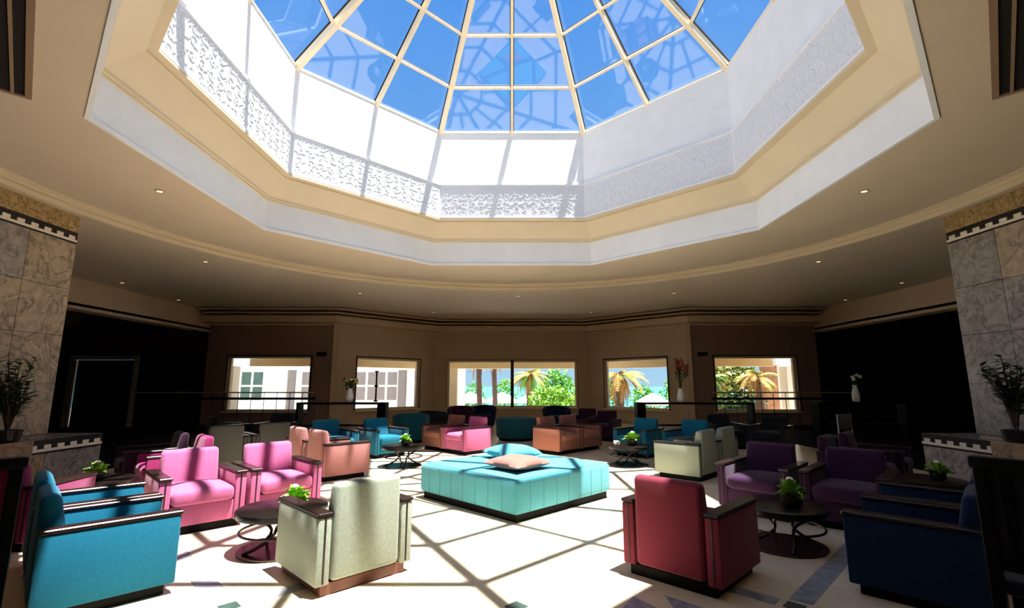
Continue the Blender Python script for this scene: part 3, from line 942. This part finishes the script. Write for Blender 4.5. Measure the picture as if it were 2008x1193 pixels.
armchair(F_BROWN, 1.60, 11.95, (D, -D), 'salmon brown armchair behind the ottoman, right of centre, farther', G4)
armchair(F_MAG, -4.85, 5.05, (-0.1, 1), 'magenta armchair at far left, behind the blue armchairs', 'left side seating')
armchair(F_MAG, -4.75, 7.10, (-D, -D), 'magenta armchair in shade at left, with one edge lit, behind the pink armchair', 'left side seating')
armchair(F_PLUM, -5.45, 7.62, (-D, -D), 'plum armchair in shade at left, beside the marble plinth', 'left side seating')
armchair(F_PLUM, 4.85, 7.10, (D, -D), 'plum armchair in deep shade at right, behind the purple armchairs', 'right side seating')
armchair(F_PLUM, 5.50, 7.62, (D, -D), 'plum armchair in deep shade at right, beside the marble plinth', 'right side seating')
armchair(F_GREY, -5.45, 9.35, (-D, D), 'grey armchair in shade at left, nearer of the grey pair', 'left side seating')
armchair(F_GREY, -4.88, 10.0, (-D, D), 'grey armchair in shade at left, farther of the grey pair', 'left side seating')
armchair(F_CHAR, -6.9, 12.1, (D, D), 'charcoal armchair in front of the left balustrade, left one', 'left side seating')
armchair(F_CHAR, -5.9, 12.4, (0, -1), 'charcoal armchair in front of the left balustrade, right one', 'left side seating')
armchair(F_CHAR, 6.0, 11.6, (-D, -D), 'charcoal armchair at the dark right side, left one', 'right side seating')
armchair(F_CHAR, 5.2, 12.2, (0, -1), 'charcoal armchair at the dark right side, beside the console', 'right side seating')
armchair(F_PLUM, 2.55, 13.9, (-0.5, -0.87), 'plum armchair below the right slanted window, nearer', 'bay seating')
armchair(F_PLUM, 2.2, 15.3, (-0.5, -0.87), 'plum armchair below the right slanted window, farther', 'bay seating')

def tub_chair(fab, x, y, f, label):
    """barrel-backed tub chair, faces local +Y"""
    t = thing('tub_chair', label, 'tub chair', (x, y, 0), face_rot(*f), 'tub chairs in the bay')
    obj('base', finish(lathe([(0.36, 0.0), (0.38, 0.07)], 28), 'base'), M_BLACKW, t)
    obj('seat', finish(lathe([(0.34, 0.07), (0.40, 0.10), (0.41, 0.38), (0.36, 0.45), (0.0, 0.47)], 28), 'seat', 60), fab, t)
    bm = bmesh.new()
    rows = []
    n = 28
    for i in range(n + 1):
        a = R(160) + R(220) * i / n      # open towards +Y
        hgt = 0.62 + 0.16 * math.sin(math.pi * i / n) ** 0.8 if 0 < i < n else 0.60
        ro, rb = 0.50, 0.42
        c, s_ = math.cos(a), math.sin(a)
        rows.append([bm.verts.new(p) for p in ((rb * c, rb * s_, 0.08), (ro * c * 0.94, ro * s_ * 0.94, 0.35), (ro * c, ro * s_, hgt - 0.03), (ro * c * 0.95, ro * s_ * 0.95, hgt),
                                               (ro * c * 0.84, ro * s_ * 0.84, hgt), (ro * c * 0.78, ro * s_ * 0.78, hgt - 0.04), (ro * c * 0.72, ro * s_ * 0.72, 0.3), (rb * c * 0.8, rb * s_ * 0.8, 0.08))])
    for a, b in zip(rows, rows[1:]):
        for k in range(8):
            bm.faces.new((a[k], b[k], b[(k + 1) % 8], a[(k + 1) % 8]))
    bm.faces.new(rows[0]); bm.faces.new(rows[-1][::-1])
    obj('backrest', finish(bm, 'backrest', 60), fab, t)
    return t
tub_chair(F_TEAL, -2.72, 13.4, (-0.2, 1), 'dark teal tub chair seen from behind, below the left slanted window')
tub_chair(F_CHAR, -2.25, 14.6, (0.3, 1), 'black tub chair seen from behind, right of the teal one')
tub_chair(F_PURPLE, -1.75, 17.2, (0.2, -1), 'purple tub chair in front of the left pane of the middle window')
tub_chair(F_NAVY, -1.05, 17.8, (-0.2, -1), 'navy tub chair in front of the left pane, beside the purple one')
tub_chair(F_NAVY, 1.55, 17.2, (0, -1), 'navy tub chair in front of the right pane of the middle window')

# round teal ottoman in the far middle
t = thing('round_ottoman', 'dark teal round ottoman in the far middle, below the window mullion', 'ottoman', (0.12, 13.9, 0))
obj('base', finish(lathe([(0.48, 0), (0.50, 0.07)], 32), 'base'), M_BLACKW, t)
obj('seat', finish(lathe([(0.52, 0.07), (0.56, 0.12), (0.58, 0.50), (0.56, 0.57), (0.48, 0.61), (0.0, 0.63)], 36), 'seat', 60), F_TEAL, t)
obj('piping', finish((lambda b_: (add_torus(b_, (0, 0, 0.545), 0.572, 0.012, 40, 6), b_)[1])(bmesh.new()), 'piping', 60), F_TEAL, t)

# big square ottoman
OW = 0.925
t = thing('square_ottoman', 'large square aqua ottoman in the middle of the floor', 'ottoman', (0.045, 6.90, 0), R(45))
obj('base_plinth', finish(box(-OW + 0.05, OW - 0.05, -OW + 0.05, OW - 0.05, 0, 0.08), 'base_plinth', smooth=False), M_BLACKW, t)
body = obj('body', finish(box(-OW, OW, -OW, OW, 0.08, 0.45, 0.06, 4), 'body', 60), F_AQUA, t)
F_SEAM = fabric('aqua_seam_fabric', (84, 176, 192))
for s in (-1, 1):
    for k in range(1, 8):
        c = -OW + 2 * OW * k / 8
        w = 0.004
        obj('seam', finish(box(c - w, c + w, s * OW - 0.003, s * OW + 0.003, 0.10, 0.41), 'seam', smooth=False), F_SEAM, body)
        obj('seam', finish(box(s * OW - 0.003, s * OW + 0.003, c - w, c + w, 0.10, 0.41), 'seam', smooth=False), F_SEAM, body)
bm = bmesh.new()
for s in (-1, 1):
    add_box(bm, -OW + 0.07, OW - 0.07, s * (OW - 0.06) - 0.006, s * (OW - 0.06) + 0.006, 0.440, 0.4535)
    add_box(bm, s * (OW - 0.06) - 0.006, s * (OW - 0.06) + 0.006, -OW + 0.07, OW - 0.07, 0.440, 0.4535)
obj('piping', finish(bm, 'piping', smooth=False), F_SEAM, body)

def pillow(w, h, seed):
    rnd = random.Random(seed)
    n = 16
    bm = bmesh.new()
    def pt(i, j, s):
        u, v = -1 + 2 * i / n, -1 + 2 * j / n
        pin = 1 - 0.10 * (1 - abs(u) ** 2) * abs(v) ** 3 * 1.0
        pin2 = 1 - 0.10 * (1 - abs(v) ** 2) * abs(u) ** 3
        z = h * ((1 - u * u) * (1 - v * v)) ** 0.42
        return (u * w * pin2, v * w * pin, s * z + 0.006 * math.sin(5 * u + seed) * math.sin(4 * v) * (1 - u * u))
    top = [[bm.verts.new(pt(i, j, 1)) for j in range(n + 1)] for i in range(n + 1)]
    bot = [[top[i][j] if i in (0, n) or j in (0, n) else bm.verts.new(pt(i, j, -0.75)) for j in range(n + 1)] for i in range(n + 1)]
    for i in range(n):
        for j in range(n):
            bm.faces.new((top[i][j], top[i + 1][j], top[i + 1][j + 1], top[i][j + 1]))
            bm.faces.new((bot[i][j], bot[i][j + 1], bot[i + 1][j + 1], bot[i + 1][j]))
    return finish(bm, 'pillow', 70)
c1 = obj('throw_cushion', pillow(0.32, 0.09, 1), F_SALM, None, (0.07, 6.42, 0.456 + 0.07), (0, 0, R(45)))
tag(c1, 'salmon pink cushion lying flat at the front of the aqua ottoman', 'cushion', 'cushions on the ottoman')
c2 = obj('throw_cushion', pillow(0.33, 0.11, 2), F_AQUA, None, (0.0, 7.28, 0.456 + 0.085), (0, 0, R(30)))
tag(c2, 'aqua cushion lying on the ottoman behind the salmon one', 'cushion', 'cushions on the ottoman')

# coffee tables with potted plants
def make_table():
    t = thing('coffee_table', 'x', 'table', (0, 0, 0), 0, 'round coffee tables')
    obj('base_plate', finish(lathe([(0.36, 0.0), (0.38, 0.008), (0.38, 0.02), (0.0, 0.022)], 36), 'base_plate', 40), M_TRAY, t)
    bm = bmesh.new(); add_torus(bm, (0, 0, 0.20), 0.37, 0.012, 40, 6)
    obj('ring', finish(bm, 'ring', 60), M_METAL, t)
    for k in range(4):
        a = R(45 + 90 * k)
        c, s = math.cos(a), math.sin(a)
        pts = []
        for i in range(9):
            u = i / 8
            r_ = 0.34 - 0.30 * math.sin(math.pi * u) * 0.75
            aa = a + R(70) * u
            pts.append((r_ * math.cos(aa) + 0.02 * u, r_ * math.sin(aa), 0.02 + 0.33 * u))
        obj('leg', finish(tube(pts, 0.016, 6), 'leg', 60), M_METAL, t)
    obj('table_top', finish(lathe([(0.36, 0.345), (0.41, 0.35), (0.42, 0.37), (0.42, 0.41), (0.40, 0.42), (0.0, 0.42)], 40), 'table_top', 40), M_TABLE, t)
    return t
tproto = make_table()
def make_plant():
    t = thing('potted_plant', 'x', 'plant', (0, 0, 0), 0, 'small plants on the coffee tables')
    obj('pot', finish(lathe([(0.05, 0), (0.075, 0.02), (0.085, 0.09), (0.07, 0.095), (0.0, 0.085)], 20), 'pot', 40), M_POT, t)
    rnd = random.Random(5)
    bm = bmesh.new()
    for i in range(46):
        a = rnd.uniform(0, 6.283); el = rnd.uniform(0.15, 1.3)
        L = rnd.uniform(0.10, 0.17)
        dr = Vector((math.cos(a) * math.cos(el), math.sin(a) * math.cos(el), math.sin(el)))
        sd = Vector((-math.sin(a), math.cos(a), 0)) * 0.032
        p0 = Vector((0, 0, 0.08)) + dr * 0.02
        p1 = p0 + dr * L * 0.6 + Vector((0, 0, 0.01)); p2 = p0 + dr * L + Vector((0, 0, -0.03))
        q = [bm.verts.new(v) for v in (p0, p1 + sd, p2, p1 - sd)]
        bm.faces.new((q[0], q[1], q[2])); bm.faces.new((q[0], q[2], q[3]))
    tag(obj('foliage', finish(bm, 'foliage', 10, False), M_LEAF, t), kind='stuff')
    f = obj('flower', finish(lathe([(0.0, 0.185), (0.02, 0.19), (0.03, 0.205), (0.02, 0.222), (0.0, 0.226)], 10), 'flower', 60), M_PETW, t)
    return t
pproto = make_plant()
spots = [(-2.15, 4.80, 'left front group, behind the sage grey armchair', 'beside the sage grey armchair in the left foreground'),
         (2.58, 4.90, 'right front group, behind the crimson armchair', 'in front of the purple armchairs'),
         (-2.05, 9.45, 'left rear group, left of the ottoman', 'on the table between the blue and pink rear armchairs'),
         (2.22, 9.55, 'right rear group, right of the ottoman', 'on the table in front of the right rear blue armchairs'),
         (-5.05, 6.15, 'dark left side, in front of the marble plinth', 'in the dark beside the left marble plinth'),
         (5.05, 6.15, 'dark right side, in front of the marble plinth', 'in the dark beside the right marble plinth')]
for i, (x, y, la, lb) in enumerate(spots):
    o = tproto if i == 0 else copy_tree(tproto)
    o.location = (x, y, 0); o.rotation_euler = (0, 0, 0.5 * i); o.scale = (0.95, 0.95, 0.9)
    tag(o, 'round dark coffee table in the ' + la, 'table', 'round coffee tables')
    p = pproto if i == 0 else copy_tree(pproto)
    px, py = (0.06, -0.08)
    if i == 0: px, py = (0.16, -0.14)
    p.location = (x + px, y + py, 0.378); p.rotation_euler = (0, 0, 1.3 * i)
    tag(p, 'small lime green potted plant ' + lb, 'plant', 'small plants on the coffee tables')
    if i in (1, 3): p.scale = (1.15, 1.15, 1.15)
cup = thing('white_cup', 'small white cup on the right rear coffee table', 'cup', (1.96, 9.44, 0.378))
obj('bowl', finish(lathe([(0.025, 0), (0.03, 0.005), (0.045, 0.05), (0.047, 0.085), (0.04, 0.085), (0.036, 0.05), (0.0, 0.012)], 18), 'bowl', 50), M_CERAM, cup)
hb = bmesh.new()
add_tube(hb, [(0.042, 0, 0.07), (0.07, 0, 0.065), (0.07, 0, 0.03), (0.038, 0, 0.025)], 0.006, 6)
obj('handle', finish(hb, 'handle', 60), M_CERAM, cup)

# tall slat-backed chairs at the two lower corners
def tall_chair(x, y, f, fab, label):
    t = thing('high_back_chair', label, 'chair', (x, y, 0), face_rot(*f), 'high-backed chairs at the frame edges')
    for sx in (-1, 1):
        obj('rear_leg', finish(box(sx * 0.24 - 0.028, sx * 0.24 + 0.028, -0.25, -0.19, 0, 1.06, 0.006, 1), 'rear_leg'), M_BLACKW, t)
        obj('front_leg', finish(box(sx * 0.24 - 0.025, sx * 0.24 + 0.025, 0.20, 0.25, 0, 0.42, 0.006, 1), 'front_leg'), M_BLACKW, t)
    obj('top_rail', finish(box(-0.28, 0.28, -0.255, -0.185, 1.06, 1.12, 0.01, 2), 'top_rail'), M_BLACKW, t)
    obj('seat', finish(box(-0.27, 0.27, -0.18, 0.27, 0.42, 0.50, 0.03, 3), 'seat', 60), fab, t)
    obj('lower_rail', finish(box(-0.212, 0.212, -0.24, -0.20, 0.56, 0.62), 'lower_rail', smooth=False), M_BLACKW, t)
    pn = obj('back_panel', finish(box(-0.212, 0.212, -0.225, -0.205, 0.62, 1.06), 'back_panel', smooth=False), fab, t)
    for i in range(4):
        xx = -0.15 + 0.10 * i
        obj('slat', finish(box(xx - 0.018, xx + 0.018, -0.245, -0.225, 0.62, 1.06), 'slat', smooth=False), M_BLACKW, pn)
tall_chair(-2.96, 2.63, (-0.8, 0.6), F_MAG, 'black slatted high-back chair with magenta panel at the left frame edge')
tall_chair(2.84, 2.66, (0.8, 0.6), F_CHAR, 'black slatted high-back chair in the dark at the right frame edge')  # shade at this edge is put into the near-black panel colour

# consoles in front of the bay with vases
def console(x0, x1, y, label, inner):
    t = thing('console_table', label, 'console', ((x0 + x1) / 2, y, 0))
    w = (x1 - x0) / 2
    obj('top', finish(box(-w, w, -0.18, 0.18, 1.0, 1.05, 0.006, 1), 'top'), M_BLACKW, t)
    obj('end_panel', finish(box(*sorted((inner * w, inner * (w - 0.22))), -0.16, 0.16, 0, 1.0), 'end_panel', smooth=False), M_BLACKW, t)
    obj('leg', finish(box(*sorted((-inner * w, -inner * (w - 0.06))), -0.16, 0.16, 0, 1.0), 'leg', smooth=False), M_BLACKW, t)
    obj('shelf', finish(box(-w + 0.06, w - 0.06, -0.14, 0.14, 0.45, 0.49), 'shelf', smooth=False), M_BLACKW, t)
console(-5.6, -3.28, 13.0, 'black console table in front of the left slanted window', 1)
console(3.25, 6.3, 13.0, 'black console table in front of the right slanted window', -1)
console(8.2, 10.6, 13.4, 'black console table in the dark right opening', -1)

def vase(x, y, z, h, label, petals, leafm, n, size, spread, cat='vase', seed=3, tall=False):
    rnd = random.Random(seed)
    t = thing('flower_vase', label, cat, (x, y, z), 0, 'vases of flowers on the consoles')
    obj('body', finish(lathe([(0.06, 0), (0.085, 0.02), (0.10, h * 0.35), (0.065, h * 0.78), (0.05, h * 0.9), (0.07, h), (0.055, h), (0.04, h * 0.88), (0.0, h * 0.85)], 24), 'body', 50), M_CERAM, t)
    bm = bmesh.new()
    tips = []
    for i in range(n):
        a = rnd.uniform(0, 6.283); q = rnd.uniform(0.2, 1)
        tip = Vector((math.cos(a) * spread * q, math.sin(a) * spread * q, h + size * (1.05 - 0.55 * q) * rnd.uniform(0.75, 1.1)))
        tips.append(tip)
        add_tube(bm, [(0, 0, h * 0.8), (tip.x * 0.4, tip.y * 0.4, h + (tip.z - h) * 0.6), tip], 0.006, 4)
    obj('stems', finish(bm, 'stems', 60), M_LEAFD, t)['kind'] = 'stuff'
    bl = bmesh.new()
    for i in range(n * 5):
        tp = rnd.choice(tips) * rnd.uniform(0.75, 1.0)
        tp.z = max(tp.z, h * 0.95)
        dr = Vector((rnd.gauss(0, 1), rnd.gauss(0, 1), rnd.gauss(0.3, 0.8))).normalized()
        sd = dr.cross(Vector((0, 0, 1))).normalized() * 0.03
        L = 0.15
        q = [bl.verts.new(v) for v in (tp, tp + dr * L * 0.5 + sd, tp + dr * L, tp + dr * L * 0.5 - sd)]
        bl.faces.new((q[0], q[1], q[2])); bl.faces.new((q[0], q[2], q[3]))
    tag(obj('leaves', finish(bl, 'leaves', 10, False), leafm, t), kind='stuff')
    fl = finish(lathe([(0.0, -0.03), (0.035, -0.015), (0.05, 0.02), (0.035, 0.05), (0.0, 0.045)] if not tall else [(0.0, -0.12), (0.035, -0.05), (0.045, 0.04), (0.02, 0.16), (0.0, 0.2)], 8), 'flower', 60)
    fl.materials.append(petals)
    for tp in tips[: max(4, n // 2)]:
        obj('flower', fl, None, t, tp, (rnd.uniform(-0.4, 0.4), rnd.uniform(-0.4, 0.4), 0))
vase(-4.28, 13.0, 1.05, 0.36, 'white vase of yellow flowers on the left console', M_PETY, M_LEAFD, 12, 0.30, 0.20, seed=3)
vase(4.45, 13.0, 1.05, 0.36, 'white vase with tall rust orange flowers on the right console', M_PETO, M_LEAFD, 16, 0.80, 0.20, seed=4, tall=True)
vase(9.35, 13.4, 1.05, 0.45, 'slim white vase with white flowers in the dark right opening', M_PETW, M_LEAFD, 8, 0.32, 0.18, seed=5)

# balustrades in front of the brown walls
def balustrade(x0, x1, y, label):
    t = thing('balustrade', label, 'railing', ((x0 + x1) / 2, y, 0))
    w = (x1 - x0) / 2
    obj('top_rail', finish(tube([(-w, 0, 1.24), (w, 0, 1.24)], 0.022, 8), 'top_rail', 60), M_PALEM, t)
    obj('middle_rail', finish(box(-w, w, -0.05, 0.05, 0.99, 1.07, 0.01, 1), 'middle_rail'), M_BLACKW, t)
    obj('bottom_rail', finish(box(-w, w, -0.03, 0.03, 0.08, 0.13), 'bottom_rail', smooth=False), M_BLACKW, t)
    n = int(2 * w / 0.42)
    me = finish(tube([(0, 0, 0.0), (0, 0, 1.24)], 0.013, 6), 'baluster', 60); me.materials.append(M_METAL)
    for i in range(n + 1):
        obj('baluster', me, None, t, (-w + 2 * w * i / n, 0, 0))
balustrade(-13.2, -6.9, 17.3, 'metal balustrade with pale top rail before the left brown wall')
balustrade(7.0, 12.2, 17.3, 'metal balustrade with pale top rail before the right brown wall')

# pale dining chair at the right
t = thing('dining_chair', 'slim pale dining chair standing in the dark at right', 'chair', (6.62, 10.2, 0), face_rot(-0.4, 1), )
for sx in (-1, 1):
    obj('leg', finish(tube([(sx * 0.2, -0.2, 0), (sx * 0.2, -0.2, 0.92)], 0.013, 6), 'leg', 60), M_PALEM, t)
    obj('leg', finish(tube([(sx * 0.2, 0.2, 0), (sx * 0.2, 0.2, 0.45)], 0.013, 6), 'leg', 60), M_PALEM, t)
obj('seat', finish(box(-0.22, 0.22, -0.2, 0.22, 0.44, 0.48, 0.012, 2), 'seat'), F_CHAR, t)
obj('backrest', finish(box(-0.2, 0.2, -0.215, -0.19, 0.62, 0.92, 0.008, 2), 'backrest'), F_GREY, t)

# planters with leafy shrubs on the plinths
def planter(s, label):
    t = thing('potted_shrub', label, 'plant', (s * 6.80, 6.72, 0.74), 0, 'shrubs on the marble plinths')
    obj('pot', finish(lathe([(0.11, 0), (0.14, 0.02), (0.16, 0.16), (0.145, 0.16), (0.13, 0.13), (0.0, 0.12)], 24), 'pot', 40), M_POT, t)
    rnd = random.Random(11 + s)
    bs = bmesh.new(); bl = bmesh.new()
    for i in range(24):
        a = rnd.uniform(0, 6.283); q = rnd.uniform(0.05, 0.34); h = rnd.uniform(0.6, 1.14)
        tip = Vector((math.cos(a) * q, math.sin(a) * q, h))
        pts = [Vector((0, 0, 0.1)), Vector((tip.x * 0.3, tip.y * 0.3, h * 0.55)), tip]
        add_tube(bs, pts, [0.012, 0.009, 0.004], 5)
        for k in range(16):
            u = 0.3 + 0.7 * k / 15
            p = pts[1].lerp(pts[2], (u - 0.3) / 0.7)
            b_ = rnd.uniform(0, 6.283)
            dr = Vector((math.cos(b_), math.sin(b_), rnd.uniform(0.1, 0.8))).normalized()
            sd = dr.cross(Vector((0, 0, 1))).normalized() * 0.034
            L = rnd.uniform(0.10, 0.17)
            qd = [bl.verts.new(v) for v in (p, p + dr * L * 0.5 + sd, p + dr * L - Vector((0, 0, 0.02)), p + dr * L * 0.5 - sd)]
            bl.faces.new((qd[0], qd[1], qd[2])); bl.faces.new((qd[0], qd[2], qd[3]))
    obj('stems', finish(bs, 'stems', 60), M_TRUNK, t)['kind'] = 'stuff'
    tag(obj('foliage', finish(bl, 'foliage', 10, False), M_LEAFD, t), kind='stuff')
planter(-1, 'leafy dark green shrub on the left marble plinth')
planter(1, 'leafy dark green shrub on the right marble plinth')

# wall speakers on the brown walls
for s, w in ((-1, 'left'), (1, 'right')):
    t = thing('wall_speaker', 'small dark wall speaker on the %s brown wall beside the bay corner' % w, 'speaker', (s * 7.02, 18.0, 2.62), 0, 'wall speakers')
    obj('body', finish(box(-0.17, 0.17, -0.14, -0.03, -0.06, 0.07, 0.015, 2), 'body'), M_BLACKW, t)
    obj('bracket', finish(box(-0.03, 0.03, -0.03, 0.0, -0.03, 0.03), 'bracket', smooth=False), M_BLACKW, t)

# recessed downlights
def make_downlight():
    t = thing('downlight', 'x', 'ceiling light', (0, 0, 0), 0, 'recessed ceiling downlights')
    bm = bmesh.new(); add_torus(bm, (0, 0, -0.004), 0.055, 0.012, 24, 6)
    obj('rim', finish(bm, 'rim', 60), M_PALEM, t)
    obj('bulb', finish(lathe([(0.045, -0.002), (0.04, -0.012), (0.0, -0.016)], 16), 'bulb', 60), M_BULB, t)
    return t
dl = make_downlight()
lights = [(-5.33, 6.95, Z_MID, 'on the inner ceiling at left, above the vent side'), (5.33, 6.95, Z_MID, 'on the inner ceiling at right'),
          (-6.9, 10.6, Z_OUT, 'at left, just outside the round fascia'), (6.9, 10.6, Z_OUT, 'at right, just outside the round fascia'),
          (-10.6, 12.9, Z_OUT, 'close to the left beam, nearer the camera'), (10.6, 12.9, Z_OUT, 'close to the right beam, nearer the camera'),
          (-10.9, 15.6, Z_OUT, 'close to the left beam, farther from the camera'), (10.9, 15.6, Z_OUT, 'close to the right beam, farther from the camera'),
          (0.2, 14.9, Z_OUT, 'in the middle in front of the bay'), (-4.6, 14.4, Z_OUT, 'in front of the left slanted wall'), (4.9, 14.4, Z_OUT, 'in front of the right slanted wall'),
          (-3.0, 18.3, Z_OUT, 'inside the bay at left'), (3.0, 18.3, Z_OUT, 'inside the bay at right')]
for i, (x, y, z, w) in enumerate(lights):
    o = dl if i == 0 else copy_tree(dl)
    o.location = (x, y, z)
    tag(o, 'small round recessed downlight ' + w, 'ceiling light', 'recessed ceiling downlights')
